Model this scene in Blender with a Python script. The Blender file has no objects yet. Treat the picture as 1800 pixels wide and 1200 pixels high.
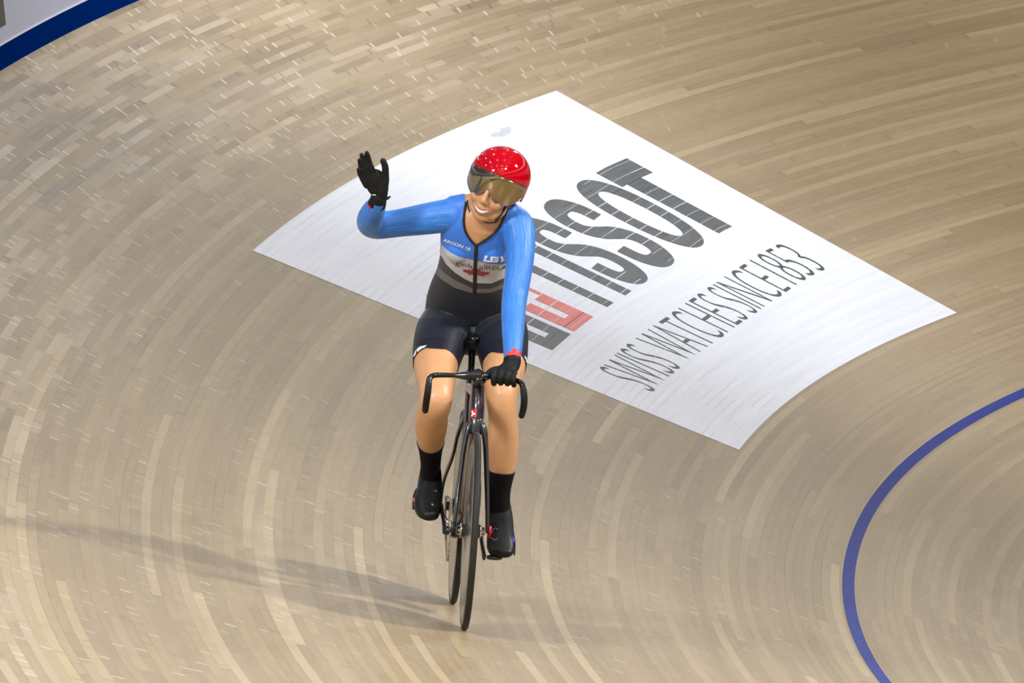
import bpy, bmesh, math, random
import numpy as np
from mathutils import Vector, Matrix, noise
from mathutils.bvhtree import BVHTree

random.seed(7)
SC = bpy.context.scene
COL = SC.collection
R = math.radians

# ---------------------------------------------------------------- camera, world, exposure, lights
CAM_POS = Vector((3.7699, 50.4108, 3.9221))
CAM_FW = Vector((-0.0501, -0.9975, -0.0497)).normalized()
CAM_RT = Vector((-0.9929, 0.0551, -0.1050)).normalized()
F_PX = 26405.9
def setup_camera():
    cd = bpy.data.cameras.new('camera')
    cd.sensor_width = 36.0
    cd.lens = F_PX / 1800 * 36.0
    cd.clip_end = 500
    cam = bpy.data.objects.new('camera', cd)
    COL.objects.link(cam)
    z = -CAM_FW
    y = z.cross(CAM_RT).normalized()
    x = y.cross(z).normalized()
    m = Matrix((x, y, z)).transposed().to_4x4()
    m.translation = CAM_POS
    cam.matrix_world = m
    SC.camera = cam
setup_camera()
SC.view_settings.view_transform = 'Standard'
SC.view_settings.look = 'None'
SC.view_settings.gamma = 1.0
SC.view_settings.use_curve_mapping = False
SC.view_settings.exposure = -0.12

def setup_world():
    w = bpy.data.worlds.new('velodrome_hall')
    SC.world = w
    w.use_nodes = True
    nt = w.node_tree
    nt.nodes.clear()
    out = nt.nodes.new('ShaderNodeOutputWorld')
    bg = nt.nodes.new('ShaderNodeBackground')
    tc = nt.nodes.new('ShaderNodeTexCoord')
    sep = nt.nodes.new('ShaderNodeSeparateXYZ')
    ramp = nt.nodes.new('ShaderNodeValToRGB')
    mr = nt.nodes.new('ShaderNodeMapRange')
    mr.inputs['From Min'].default_value = -1
    mr.inputs['From Max'].default_value = 1
    nt.links.new(tc.outputs['Generated'], sep.inputs[0])
    nt.links.new(sep.outputs['Z'], mr.inputs['Value'])
    nt.links.new(mr.outputs[0], ramp.inputs['Fac'])
    # low background band dimmed towards the infield, shaped for the floor sheen
    mx = nt.nodes.new('ShaderNodeMapRange')
    mx.interpolation_type = 'SMOOTHSTEP'
    mx.inputs['From Min'].default_value = -0.16
    mx.inputs['From Max'].default_value = -0.07
    mx.inputs['To Min'].default_value = 0.0
    mx.inputs['To Max'].default_value = 1.0
    nt.links.new(sep.outputs['X'], mx.inputs['Value'])
    lowz = nt.nodes.new('ShaderNodeMapRange')
    lowz.inputs['From Min'].default_value = 0.20
    lowz.inputs['From Max'].default_value = 0.12
    nt.links.new(sep.outputs['Z'], lowz.inputs['Value'])
    mm = nt.nodes.new('ShaderNodeMath'); mm.operation = 'MULTIPLY_ADD'
    inv = nt.nodes.new('ShaderNodeMath'); inv.operation = 'SUBTRACT'
    inv.inputs[0].default_value = 1.0
    nt.links.new(mx.outputs[0], inv.inputs[1])
    nt.links.new(inv.outputs[0], mm.inputs[0])
    mul = nt.nodes.new('ShaderNodeMath'); mul.operation = 'MULTIPLY'
    nt.links.new(lowz.outputs[0], mul.inputs[0]); mul.inputs[1].default_value = -0.70
    nt.links.new(mul.outputs[0], mm.inputs[1]); mm.inputs[2].default_value = 1.0
    sc = nt.nodes.new('ShaderNodeVectorMath'); sc.operation = 'SCALE'
    nt.links.new(ramp.outputs['Color'], sc.inputs[0]); nt.links.new(mm.outputs[0], sc.inputs['Scale'])
    nt.links.new(sc.outputs[0], bg.inputs['Color'])
    nt.links.new(bg.outputs[0], out.inputs[0])
    cr = ramp.color_ramp
    cr.elements[0].position = 0.0
    cr.elements[0].color = (0.08, 0.07, 0.06, 1)
    cr.elements[1].position = 1.0
    cr.elements[1].color = (0.16, 0.16, 0.17, 1)
    for pos, c in ((0.47, (0.10, 0.09, 0.08)), (0.505, (1.2, 1.28, 1.4)), (0.557, (1.2, 1.28, 1.4)), (0.574, (0.04, 0.04, 0.045)), (0.612, (0.04, 0.04, 0.045)), (0.625, (1.9, 1.93, 2.0)), (0.642, (1.9, 1.93, 2.0)), (0.668, (0.06, 0.06, 0.06))):  # bright and dark bands added to shape the sheen on the boards
        e = cr.elements.new(pos)
        e.color = (*c, 1)
    bg.inputs['Strength'].default_value = WORLD_STRENGTH
WORLD_STRENGTH = 0.8
setup_world()

def area(name, loc, target, size, power, color=(1, 1, 1), spread=180):
    ld = bpy.data.lights.new(name, 'AREA')
    ld.shape = 'DISK'
    ld.size = size
    ld.energy = power
    ld.color = color
    ld.spread = R(spread)
    o = bpy.data.objects.new(name, ld)
    COL.objects.link(o)
    o.location = loc
    o.rotation_euler = (Vector(target) - Vector(loc)).to_track_quat('-Z', 'Y').to_euler()
    return o
RIDER = Vector((1.49, -0.4, 1.2))
# floodlights on the infield side (the rider's soft shadow falls up the bank)
area('infield_floodlight', (-13.5, 1.5, 10.0), RIDER, 2.0, 350, (1.0, 0.99, 0.98), 70)
area('infield_floodlight', (-8.0, 14.0, 12.5), (1.5, 0, 0.8), 1.4, 1000, (1.0, 0.98, 0.95))
area('floor_fill_light', (6.5, 11.0, 9.5), (1.6, 3.0, 0.6), 1.8, 560, (1.0, 1.0, 1.02), 100)  # added unseen fill, brightens the near boards
area('infield_floodlight', (-9.0, -22.0, 12.5), (2.0, -18, 1), 1.6, 1100, (1.0, 0.97, 0.92))
area('floor_fill_light', (6.0, -28.0, 9.0), (0.8, -20, 1.8), 1.0, 260, (1.0, 1.0, 1.0), 80)  # added unseen fill from behind, gives glints on the far boards
area('far_floor_fill', (-3.0, -17.0, 12.0), (0.9, -19.0, 1.9), 1.2, 100, (0.96, 1.0, 1.08), 60)  # added unseen fill, lifts the far upper boards
# rows of small ceiling lamps over the track
for iy in range(-4, 4):
    for ix in range(5):
        x = -9 + ix * 5 + (iy % 2) * 1.3
        y = iy * 6.5 + 3
        area('ceiling_lamp', (x, y, 13.5), (x + 0.3, y - 0.5, 0), 0.28, {1: 0.0, 2: 45}.get(iy + 3, 105) or 12, (1.0, 0.98, 0.95))

# ---------------------------------------------------------------- helpers
def link_mesh(name, verts, faces, mat=None, parent=None, smooth=True, uvs=None):
    me = bpy.data.meshes.new(name)
    me.from_pydata([tuple(v) for v in verts], [], faces)
    me.validate()
    o = bpy.data.objects.new(name, me)
    COL.objects.link(o)
    if uvs is not None:
        uv = me.uv_layers.new(name='UVMap')
        for lp in me.loops:
            uv.data[lp.index].uv = uvs[lp.vertex_index]
    if smooth:
        me.polygons.foreach_set('use_smooth', [True] * len(me.polygons))
    if mat:
        me.materials.append(mat)
    if parent:
        o.parent = parent
    return o
def tag(o, label=None, cat=None, group=None, kind=None):
    if label: o['label'] = label
    if cat: o['category'] = cat
    if group: o['group'] = group
    if kind: o['kind'] = kind
    return o

class N:
    """tiny expression wrapper that lays out Math nodes"""
    nt = None
    def __init__(s, sock): s.s = sock
    @staticmethod
    def op(o, *a):
        n = N.nt.nodes.new('ShaderNodeMath')
        n.operation = o
        for i, v in enumerate(a):
            if isinstance(v, N): N.nt.links.new(v.s, n.inputs[i])
            else: n.inputs[i].default_value = v
        return N(n.outputs[0])
    def __add__(s, b): return N.op('ADD', s, b)
    __radd__ = __add__
    def __sub__(s, b): return N.op('SUBTRACT', s, b)
    def __rsub__(s, b): return N.op('SUBTRACT', b, s)
    def __mul__(s, b): return N.op('MULTIPLY', s, b)
    __rmul__ = __mul__
    def __truediv__(s, b): return N.op('DIVIDE', s, b)
    def floor(s): return N.op('FLOOR', s)
    def frac(s): return N.op('FRACT', s)
    def abs(s): return N.op('ABSOLUTE', s)
    def lt(s, b): return N.op('LESS_THAN', s, b)
    def gt(s, b): return N.op('GREATER_THAN', s, b)
    def min(s, b): return N.op('MINIMUM', s, b)
    def max(s, b): return N.op('MAXIMUM', s, b)
    def clamp(s): return N.op('MINIMUM', N.op('MAXIMUM', s, 0.0), 1.0)
    def pw(s, b): return N.op('POWER', s, b)
def white(a, b=0.0, k=0.0):
    c = N.nt.nodes.new('ShaderNodeCombineXYZ')
    for i, v in enumerate((a, b, k)):
        if isinstance(v, N): N.nt.links.new(v.s, c.inputs[i])
        else: c.inputs[i].default_value = v
    w = N.nt.nodes.new('ShaderNodeTexWhiteNoise')
    N.nt.links.new(c.outputs[0], w.inputs[0])
    return N(w.outputs['Value'])
def fnoise(x, y, z=0.0, scale=1.0, detail=3.0, rough=0.5):
    c = N.nt.nodes.new('ShaderNodeCombineXYZ')
    for i, v in enumerate((x, y, z)):
        if isinstance(v, N): N.nt.links.new(v.s, c.inputs[i])
        else: c.inputs[i].default_value = v
    w = N.nt.nodes.new('ShaderNodeTexNoise')
    w.inputs['Scale'].default_value = scale
    w.inputs['Detail'].default_value = detail
    w.inputs['Roughness'].default_value = rough
    N.nt.links.new(c.outputs[0], w.inputs['Vector'])
    return N(w.outputs[0])
def mixc(f, a, b):
    n = N.nt.nodes.new('ShaderNodeMix')
    n.data_type = 'RGBA'
    if isinstance(f, N): N.nt.links.new(f.s, n.inputs[0])
    else: n.inputs[0].default_value = f
    for i, v in ((6, a), (7, b)):
        if isinstance(v, (tuple, list)): n.inputs[i].default_value = (*v, 1)
        else: N.nt.links.new(v, n.inputs[i])
    return n.outputs[2]
def mulc(c, f):
    """colour times a scalar"""
    n = N.nt.nodes.new('ShaderNodeVectorMath')
    n.operation = 'SCALE'
    N.nt.links.new(c, n.inputs[0])
    if isinstance(f, N): N.nt.links.new(f.s, n.inputs['Scale'])
    else: n.inputs['Scale'].default_value = f
    return n.outputs[0]
def new_mat(name):
    m = bpy.data.materials.new(name)
    m.use_nodes = True
    N.nt = m.node_tree
    return m, m.node_tree, m.node_tree.nodes['Principled BSDF']
def uvxy():
    t = N.nt.nodes.new('ShaderNodeTexCoord')
    s = N.nt.nodes.new('ShaderNodeSeparateXYZ')
    N.nt.links.new(t.outputs['UV'], s.inputs[0])
    return N(s.outputs[0]), N(s.outputs[1])
def objxyz():
    t = N.nt.nodes.new('ShaderNodeTexCoord')
    s = N.nt.nodes.new('ShaderNodeSeparateXYZ')
    N.nt.links.new(t.outputs['Object'], s.inputs[0])
    return N(s.outputs[0]), N(s.outputs[1]), N(s.outputs[2])
def bump(bsdf, h, strength, dist):
    b = N.nt.nodes.new('ShaderNodeBump')
    b.inputs['Strength'].default_value = strength
    b.inputs['Distance'].default_value = dist
    N.nt.links.new(h.s, b.inputs['Height'])
    N.nt.links.new(b.outputs[0], bsdf.inputs['Normal'])
def flat_mat(name, color, rough=0.5, metal=0.0, noise_amt=0.08, scale=60.0, coat=0.0, spec=0.5, bump_s=0.0):
    m, nt, b = new_mat(name)
    x, y, z = objxyz()
    n = fnoise(x, y, z, scale, 3)
    dark = tuple(c * (1 - noise_amt * 2) for c in color)
    lite = tuple(min(1, c * (1 + noise_amt * 2)) for c in color)
    nt.links.new(mixc(n, dark, lite), b.inputs['Base Color'])
    b.inputs['Roughness'].default_value = rough
    b.inputs['Metallic'].default_value = metal
    b.inputs['Coat Weight'].default_value = coat
    b.inputs['Coat Roughness'].default_value = 0.05
    b.inputs['Specular IOR Level'].default_value = spec
    if bump_s: bump(b, n, bump_s, 0.002)
    return m

# ---------------------------------------------------------------- the banked track as a ruled surface
# u = metres along the track (riders travel towards +u), s = metres up the bank from the blue line
US = np.linspace(-60, 40, 2001)
_uc = np.clip(US, -27, 6) / 10
_k = 0.0152 + 0.0152 * _uc + 0.0073 * _uc ** 2 - 0.0026 * _uc ** 3
_b = 0.2991 - 0.1896 * _uc - 0.0208 * _uc ** 2
_du = US[1] - US[0]
_i0 = int(np.argmin(abs(US)))
_th = np.cumsum(_k) * _du
_th -= _th[_i0]
_cx = np.cumsum(-np.sin(_th)) * _du
_cy = np.cumsum(np.cos(_th)) * _du
_cx -= _cx[_i0]
_cy -= _cy[_i0]
def track(u, s, off=0.0):
    x = np.interp(u, US, _cx); y = np.interp(u, US, _cy)
    t = np.interp(u, US, _th); b = np.interp(u, US, _b)
    ox, oy = math.cos(t), math.sin(t)
    c, sn = math.cos(b), math.sin(b)
    return Vector((x + ox * (s * c - off * sn), y + oy * (s * c - off * sn), s * sn + off * c))
def strip(name, u0, u1, du, ss, mat, off=0.0, parent=None):
    nu = int(round((u1 - u0) / du)) + 1
    V, UV, F = [], [], []
    for i in range(nu):
        u = u0 + (u1 - u0) * i / (nu - 1)
        for s in ss:
            V.append(track(u, s, off)); UV.append((u, s))
    m = len(ss)
    for i in range(nu - 1):
        for j in range(m - 1):
            a = i * m + j
            F.append((a, a + 1, a + m + 1, a + m))
    return link_mesh(name, V, F, mat, parent, True, UV)

PW = 0.0365
def plank_nodes():
    """shared plank layout: returns dictionary of masks (all from the board coordinates)"""
    u, s = uvxy()
    sp = s / PW
    i = sp.floor()
    f = sp.frac()
    off = white(i, 3.1)
    j = (u / 6.0 + off * 7.0).floor()
    fj = (u / 6.0 + off * 7.0).frac()
    tone = white(i, j, 1.0)
    tone2 = white(i, j, 5.0)
    gap_r = white(i, j, 9.0)
    edge = (f - 0.5).abs() * 2.0
    gap = edge.gt(0.94) * (gap_r.pw(3.0) + 0.16)
    butt = (fj - 0.5).abs().gt(0.4972)
    # nail and sanding marks, every third of a metre on some boards
    off2 = white(i, 11.0)
    k = (u / 0.42 + off2 * 5.0).floor()
    fk = (u / 0.42 + off2 * 5.0 + f * 0.10).frac()
    pr = white(i, k, 21.0)
    zone = fnoise(u * 0.25, s * 1.2, 0.0, 1.0, 2)
    mark = (fk - 0.5).abs().lt(0.012 + 0.03 * white(i, k, 44.0)) * pr.gt(0.88 - (zone - 0.5) * 1.6)
    sign = white(i, k, 33.0)
    return dict(u=u, s=s, i=i, f=f, j=j, tone=tone, tone2=tone2, gap=gap, butt=butt, mark=mark, sign=sign)

def mat_wood():
    m, nt, b = new_mat('track_planks')
    d = plank_nodes()
    u, s = d['u'], d['s']
    grain = fnoise(u * 1.3, s * 55.0, 0.0, 1.0, 2, 0.5)
    big = fnoise(u * 0.16, s * 0.9, 4.0, 1.0, 3)
    calm = ((u + 22.5) * 0.22 + (s - 2.4) * 0.8).clamp()
    t = d['tone'].pw(5.0) * (0.28 + 0.24 * calm) + d['tone'] * 0.20 + grain * 0.34 + (fnoise(u * 5.0, s * 42.0, 6.0, 1.0, 2, 0.6) - 0.5) * 0.40 + (big - 0.5) * 0.8 + 0.06
    c = mixc(t.clamp(), (0.27, 0.190, 0.098), (0.50, 0.385, 0.225))
    c = mixc(d['tone2'].pw(6.0) * 0.30, c, (0.40, 0.31, 0.15))
    c = mixc((d['gap'] * 0.75).clamp(), c, (0.09, 0.07, 0.045))
    c = mixc((d['butt'] * 0.30).clamp(), c, (0.12, 0.09, 0.055))
    # shorter blocks and dense fine scuffs where the boards are worn
    blk = white(d['i'], (u / 0.75 + d['tone'] * 9.0).floor(), 61.0)
    wz = calm * ((fnoise(u * 0.14, s * 0.8, 3.0, 1.0, 2) - 0.48) * 3.0 + ((s - 2.5) * 1.1).clamp()).clamp()
    c = mixc(blk.pw(4.0) * (0.22 + 0.22 * ((s - 2.5) * 1.1).clamp()) * wz, c, (0.70, 0.60, 0.46))
    c = mixc(blk.lt(0.12) * 0.30 * wz, c, (0.16, 0.12, 0.07))
    k3 = (u / 0.17 + d['tone2'] * 5.0).floor()
    f3 = (u / 0.17 + d['tone2'] * 5.0 + d['f'] * 0.25).frac()
    sc3 = (f3 - 0.5).abs().lt(0.10) * white(d['i'], k3, 71.0).gt(0.80)
    c = mixc(sc3 * (0.12 + 0.42 * wz) * calm, c, mixc(white(d['i'], k3, 72.0).gt(0.5), (0.13, 0.09, 0.05), (0.80, 0.72, 0.60)))
    c = mixc(d['mark'] * (0.22 + d['sign'] * 0.25) * (0.3 + 0.7 * calm), c, mixc(d['sign'].gt(0.62), (0.13, 0.09, 0.055), (0.85, 0.78, 0.66)))
    # long dark tyre scuffs running with the boards
    sc = fnoise(u * 0.22, s * 9.0, 8.0, 1.0, 2)
    c = mixc(((sc - 0.60) * 3.5).clamp() * 0.35, c, (0.20, 0.14, 0.085))
    nt.links.new(c, b.inputs['Base Color'])
    rg = fnoise(u * 0.5, s * 3.0, 2.0, 1.0, 3)
    nt.links.new((0.285 + rg * 0.06 + d['tone2'] * 0.05).s, b.inputs['Roughness'])
    b.inputs['Specular IOR Level'].default_value = 0.5
    hh = white(d['i'], d['j'], 40.0) * 0.5 + fnoise(u * 2.0, s * 9.0, 1.0, 1.0, 1) * 0.9 - d['mark'] * 0.15 - d['gap'] * 0.2
    bump(b, hh, 0.25, 0.0012)
    return m
def mat_banner():
    m, nt, b = new_mat('white_vinyl')
    d = plank_nodes()
    u, s = d['u'], d['s']
    n = fnoise(u * 0.5, s * 26.0, 0.0, 1.0, 3)
    c = mixc(((n - 0.25) * 2.2).clamp(), (0.79, 0.81, 0.89), (0.90, 0.92, 1.0))
    near = ((u + 16.0) * 0.5).clamp()
    streak = (d['f'] - 0.5).abs().gt(0.42) * white(d['i'], (u / 0.8).floor(), 81.0).gt(0.55)
    c = mixc(streak * near * 0.35, c, (0.45, 0.47, 0.49))
    c = mixc(d['mark'] * 0.16, c, (0.50, 0.52, 0.55))
    nt.links.new(c, b.inputs['Base Color'])
    b.inputs['Roughness'].default_value = 0.34
    bump(b, n * 0.8 - d['gap'] * 0.5 + d['mark'] * 0.2, 0.3, 0.001)
    return m
def mat_letter(name, col, lite):
    m, nt, b = new_mat(name)
    d = plank_nodes()
    u, s = d['u'], d['s']
    n = fnoise(u * 2.2, s * 45.0, 0.0, 1.0, 4, 0.65)
    c = mixc(((n - 0.35) * 1.6).clamp(), col, lite)
    # gaps between boards show as pale scratches through the print, some boards sit darker
    c = mixc(d['tone'] * 0.35, c, tuple(v * 0.7 for v in col))
    big = (d['s'] / (PW * 2)).frac()
    r = white((d['s'] / (PW * 2)).floor(), (u / 0.9).floor(), 3.0)
    line = (big - 0.5).abs().gt(0.475) * r.gt(0.45)
    c = mixc(line * 0.85, c, (0.82, 0.83, 0.87))
    dl = (big - 0.30).abs().lt(0.035) * r.lt(0.22)
    c = mixc(dl * 0.8, c, (0.02, 0.02, 0.022))
    nt.links.new(c, b.inputs['Base Color'])
    b.inputs['Roughness'].default_value = 0.42
    return m
def mat_blue_line():
    m, nt, b = new_mat('blue_line_paint')
    u, s = uvxy()
    n = fnoise(u * 2.0, s * 60.0, 0.0, 1.0, 4, 0.7)
    nt.links.new(mixc(n, (0.016, 0.030, 0.20), (0.050, 0.068, 0.28)), b.inputs['Base Color'])
    b.inputs['Roughness'].default_value = 0.6
    b.inputs['Specular IOR Level'].default_value = 0.08
    return m
M_WOOD = mat_wood()
M_BANNER = mat_banner()
M_GREY = mat_letter('grey_print', (0.070, 0.078, 0.080), (0.17, 0.185, 0.19))
M_RED = mat_letter('red_print', (0.78, 0.16, 0.14), (0.86, 0.30, 0.27))
M_GREEN = mat_letter('dark_green_print', (0.025, 0.055, 0.045), (0.07, 0.11, 0.095))
M_BLUE = mat_blue_line()

S_TOP = 4.232
ss = [-2.55 + (S_TOP + 2.55) * k / 34 for k in range(35)]
floor = tag(strip('floor', -48, 30, 0.1, ss, M_WOOD), kind='structure')
# flat safety zone and infield below the bank
def infield():
    V, F = [], []
    us = [-48 + k for k in range(79)]
    for u in us:
        a = track(u, -2.55)
        t = float(np.interp(u, US, _th))
        o = Vector((math.cos(t), math.sin(t), 0))
        V += [a, a - o * 4.0 - Vector((0, 0, 0.35)), a - o * 9.0 - Vector((0, 0, 0.4))]
    for i in range(len(us) - 1):
        for j in range(2):
            a = i * 3 + j
            F.append((a + 1, a, a + 3, a + 4))
    o = link_mesh('floor', V, F, flat_mat('infield_concrete', (0.42, 0.42, 0.44), 0.6, 0, 0.04, 3))
    tag(o, kind='structure')
infield()

# outer fence: blue skirting strip, white boards above, edge highlight painted as a thin pale strip between them
def fence():
    def wall(name, z0, z1, s_off, mat, thick=0.04, label_kind='structure'):
        V, F = [], []
        us = [-48 + 0.25 * k for k in range(205)]
        for u in us:
            a = track(u, S_TOP)
            t = float(np.interp(u, US, _th))
            o = Vector((math.cos(t), math.sin(t), 0))
            p = a + o * s_off
            V += [p + Vector((0, 0, z0)), p + Vector((0, 0, z1)), p + o * thick + Vector((0, 0, z1)), p + o * thick + Vector((0, 0, z0))]
        for i in range(len(us) - 1):
            for j in range(4):
                a = i * 4 + j
                b2 = i * 4 + (j + 1) % 4
                F.append((b2, a, a + 4, b2 + 4))
        o = link_mesh(name, V, F, mat, None, False)
        tag(o, kind=label_kind)
        return o
    wall('trim_1', -0.06, 0.100, 0.0, flat_mat('blue_skirting', (0.0, 0.018, 0.14), 0.9, 0, 0.05, 20, spec=0.0), 0.05)
    wall('trim_2', 0.100, 0.106, 0.0, flat_mat('painted_edge_highlight', (0.80, 0.80, 0.84), 0.3, 0, 0.02, 20), 0.05)
    wall('wall_outer', 0.106, 0.95, 0.006, flat_mat('white_fence_board', (0.50, 0.51, 0.62), 0.5, 0, 0.03, 12, spec=0.2), 0.04)
fence()
def fence_mark():
    """lower corner of a dark printed letter on the fence board"""
    us = [-17.5 + 0.1 * k for k in range(26)]
    pts = []
    V, F = [], []
    u0, u1 = -13.93, -12.8
    n = 16
    for k in range(n + 1):
        u = u0 + (u1 - u0) * k / n
        a = track(u, S_TOP)
        t = float(np.interp(u, US, _th))
        o = Vector((math.cos(t), math.sin(t), 0))
        for z in (0.175, 0.60):
            V.append(a + o * 0.003 + Vector((0, 0, z)))
    for k in range(n):
        F.append((k * 2, k * 2 + 1, k * 2 + 3, k * 2 + 2))
    o = link_mesh('printed_letter', V, F, flat_mat('dark_board_print', (0.075, 0.065, 0.045), 0.5, 0, 0.04, 20), None, False)
    tag(o, 'dark olive printed block on the pale fence board above the blue skirting', 'lettering')
fence_mark()

o = strip('track_line', -48, 30, 0.1, [-0.0245, 0, 0.0245], M_BLUE, 0.0012)
tag(o, 'blue painted line curving along the wooden banking below the white banner', 'track line')

# ---------------------------------------------------------------- banner and its lettering
B0, B1 = -19.79, -11.575
banner = strip('floor_banner', B0, B1, 0.1, [0.60 + (2.781 - 0.60) * k / 12 for k in range(13)], M_BANNER, 0.0012)
tag(banner, 'large white sponsor banner stuck on the banked wooden track behind the cyclist', 'banner')
def drift(w):
    return float(np.interp(w, [0, 15.5, 16.9, 17.9, 18.7, 19.2], [0, 0.0, 0.024, 0.052, 0.083, 0.09]))
def decal(name, polys, mat, off=0.0024, cut=0.12):
    """polys in (w, s): w = distance along the banner, laid onto the bank"""
    bm = bmesh.new()
    for verts, faces in polys:
        vs = [bm.verts.new((a, b, 0)) for a, b in verts]
        for f in faces:
            try: bm.faces.new([vs[i] for i in f])
            except ValueError: pass
    xs = [v.co.x for v in bm.verts]
    x = math.floor(min(xs) / cut) * cut
    while x < max(xs):
        x += cut
        bmesh.ops.bisect_plane(bm, geom=bm.verts[:] + bm.edges[:] + bm.faces[:], plane_co=(x, 0, 0), plane_no=(1, 0, 0))
    uvl = bm.loops.layers.uv.new('UVMap')
    for f in bm.faces:
        for lp in f.loops:
            lp[uvl].uv = (-lp.vert.co.x, lp.vert.co.y)
    for v in bm.verts:
        w, s = v.co.x, v.co.y
        v.co = track(-w, s + drift(w), off)
    bmesh.ops.recalc_face_normals(bm, faces=bm.faces[:])
    for f in bm.faces:
        if f.normal.z < 0: f.normal_flip()
    me = bpy.data.meshes.new(name)
    bm.to_mesh(me); bm.free()
    o = bpy.data.objects.new(name, me)
    COL.objects.link(o)
    me.materials.append(mat)
    o.parent = banner
    return o
def rect(w0, w1, s0, s1):
    return ([(w0, s0), (w1, s0), (w1, s1), (w0, s1)], [(0, 1, 2, 3)])
def ring(wc, sc, aw, as_, bw, bs, n=64, e=2.3):
    V, F = [], []
    for k in range(n):
        t = 2 * math.pi * k / n
        c, s_ = math.cos(t), math.sin(t)
        ex = 2 / e
        cx = math.copysign(abs(c) ** ex, c); sy = math.copysign(abs(s_) ** ex, s_)
        V += [(wc + aw * cx, sc + as_ * sy), (wc + bw * cx, sc + bs * sy)]
    for k in range(n):
        a, b = 2 * k, 2 * ((k + 1) % n)
        F.append((a, b, b + 1, a + 1))
    return (V, F)
def catmull(P, n=10):
    out = []
    for i in range(len(P) - 1):
        p0 = P[max(i - 1, 0)]; p1 = P[i]; p2 = P[i + 1]; p3 = P[min(i + 2, len(P) - 1)]
        for k in range(n):
            t = k / n
            out.append(tuple(0.5 * (2 * b + (c - a) * t + (2 * a - 5 * b + 4 * c - d) * t * t + (3 * b - a - 3 * c + d) * t ** 3) for a, b, c, d in zip(p0, p1, p2, p3)))
    out.append(tuple(P[-1]))
    return out
def ess(w0, w1, s0, s1, kx=2.2, th=0.112):
    """bold S drawn as a stroked spine in square units, then stretched along the banner"""
    W = (w1 - w0) / kx - th; H = (s1 - s0) - th
    sp = [(1.0, 0.70), (0.97, 0.86), (0.78, 0.975), (0.5, 1.0), (0.2, 0.965), (0.02, 0.84), (0.03, 0.68), (0.22, 0.575), (0.5, 0.51), (0.80, 0.44), (0.98, 0.32), (0.98, 0.16), (0.80, 0.035), (0.5, 0.0), (0.2, 0.03), (0.03, 0.14), (0.0, 0.31)]
    P = catmull([(th / 2 + a * W, th / 2 + b * H) for a, b in sp], 8)
    V, F = [], []
    for i, p in enumerate(P):
        q0 = P[max(i - 1, 0)]; q1 = P[min(i + 1, len(P) - 1)]
        tx, ty = q1[0] - q0[0], q1[1] - q0[1]
        l = math.hypot(tx, ty) or 1
        nx, ny = -ty / l, tx / l
        h = th / 2
        V += [(w0 + (p[0] + nx * h) * kx, s0 + p[1] + ny * h), (w0 + (p[0] - nx * h) * kx, s0 + p[1] - ny * h)]
    for i in range(len(P) - 1):
        F.append((2 * i, 2 * i + 1, 2 * i + 3, 2 * i + 2))
    return (V, F)
SB, ST = 1.510, 2.135
# printed word: T I S S O T
decal('printed_letter', [rect(14.66, 15.20, ST - 0.14, ST), rect(14.805, 15.04, SB, ST - 0.139)], M_GREY)
decal('printed_letter', [rect(15.46, 15.69, SB, ST)], M_GREY)
decal('printed_letter', [ess(15.80, 16.56, SB - 0.005, ST + 0.005)], M_GREY)
decal('printed_letter', [ess(16.67, 17.46, SB - 0.005, ST + 0.005)], M_GREY)
decal('printed_letter', [ring(18.01, (SB + ST) / 2, 0.425, 0.318, 0.205, 0.215)], M_GREY)
decal('printed_letter', [rect(18.44, 19.165, ST - 0.14, ST), rect(18.56, 18.90, SB, ST - 0.139)], M_GREY)
# square emblems: grey with a white T, red with a white cross
g0, g1, r0, r1 = 12.44, 13.30, 13.45, 14.262
decal('printed_emblem', [rect(g0, g1, SB, 1.578), rect(g0, 12.785, 1.578, 1.93), rect(12.993, g1, 1.578, 1.93), rect(g0, 12.56, 1.93, 2.02), rect(13.18, g1, 1.93, 2.02), rect(g0, g1, 2.02, 2.09)], M_GREY)
decal('printed_emblem', [rect(r0, r1, SB, 1.587), rect(r0, 13.755, 1.587, 1.752), rect(13.955, r1, 1.587, 1.752), rect(r0, 13.545, 1.752, 1.848), rect(14.167, r1, 1.752, 1.848), rect(r0, 13.755, 1.848, 2.01), rect(13.955, r1, 1.848, 2.01), rect(r0, r1, 2.01, 2.09)], M_RED)

o = decal('scuff_mark', [([(17.98, 2.60), (18.15, 2.565), (18.33, 2.562), (18.48, 2.592), (18.30, 2.612), (18.22, 2.595), (18.08, 2.612)], [(0, 1, 5, 6), (1, 2, 5), (2, 3, 4, 5)])], flat_mat('grey_scuff', (0.50, 0.53, 0.55), 0.5, 0, 0.15, 30), 0.0020)
o['label'] = 'grey scuff mark near the top corner'
def text_mesh(body, weight=0.0, shear=0.0):
    cu = bpy.data.curves.new('t', 'FONT')
    cu.body = body
    cu.offset = weight
    cu.shear = shear
    cu.resolution_u = 6
    o = bpy.data.objects.new('t', cu)
    COL.objects.link(o)
    bpy.context.view_layer.update()
    me = o.to_mesh()
    V = [(v.co.x, v.co.y) for v in me.vertices]
    F = [tuple(p.vertices) for p in me.polygons]
    o.to_mesh_clear()
    bpy.data.objects.remove(o); bpy.data.curves.remove(cu)
    return V, F
def fit_text(body, x0, x1, y0, y1, weight=0.0, shear=0.0):
    V, F = text_mesh(body, weight, shear)
    xs = [v[0] for v in V]; ys = [v[1] for v in V]
    ax, bx, ay, by = min(xs), max(xs), min(ys), max(ys)
    return [(x0 + (x - ax) / (bx - ax) * (x1 - x0), y0 + (y - ay) / (by - ay) * (y1 - y0)) for x, y in V], F
for word, w0, w1 in (('SWISS', 12.46, 13.92), ('WATCHES', 14.18, 16.68), ('SINCE', 16.84, 18.12), ('1853', 18.28, 19.14)):
    decal('printed_word', [fit_text(word, w0, w1, 1.052, 1.303, -0.02)], M_GREEN)

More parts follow.
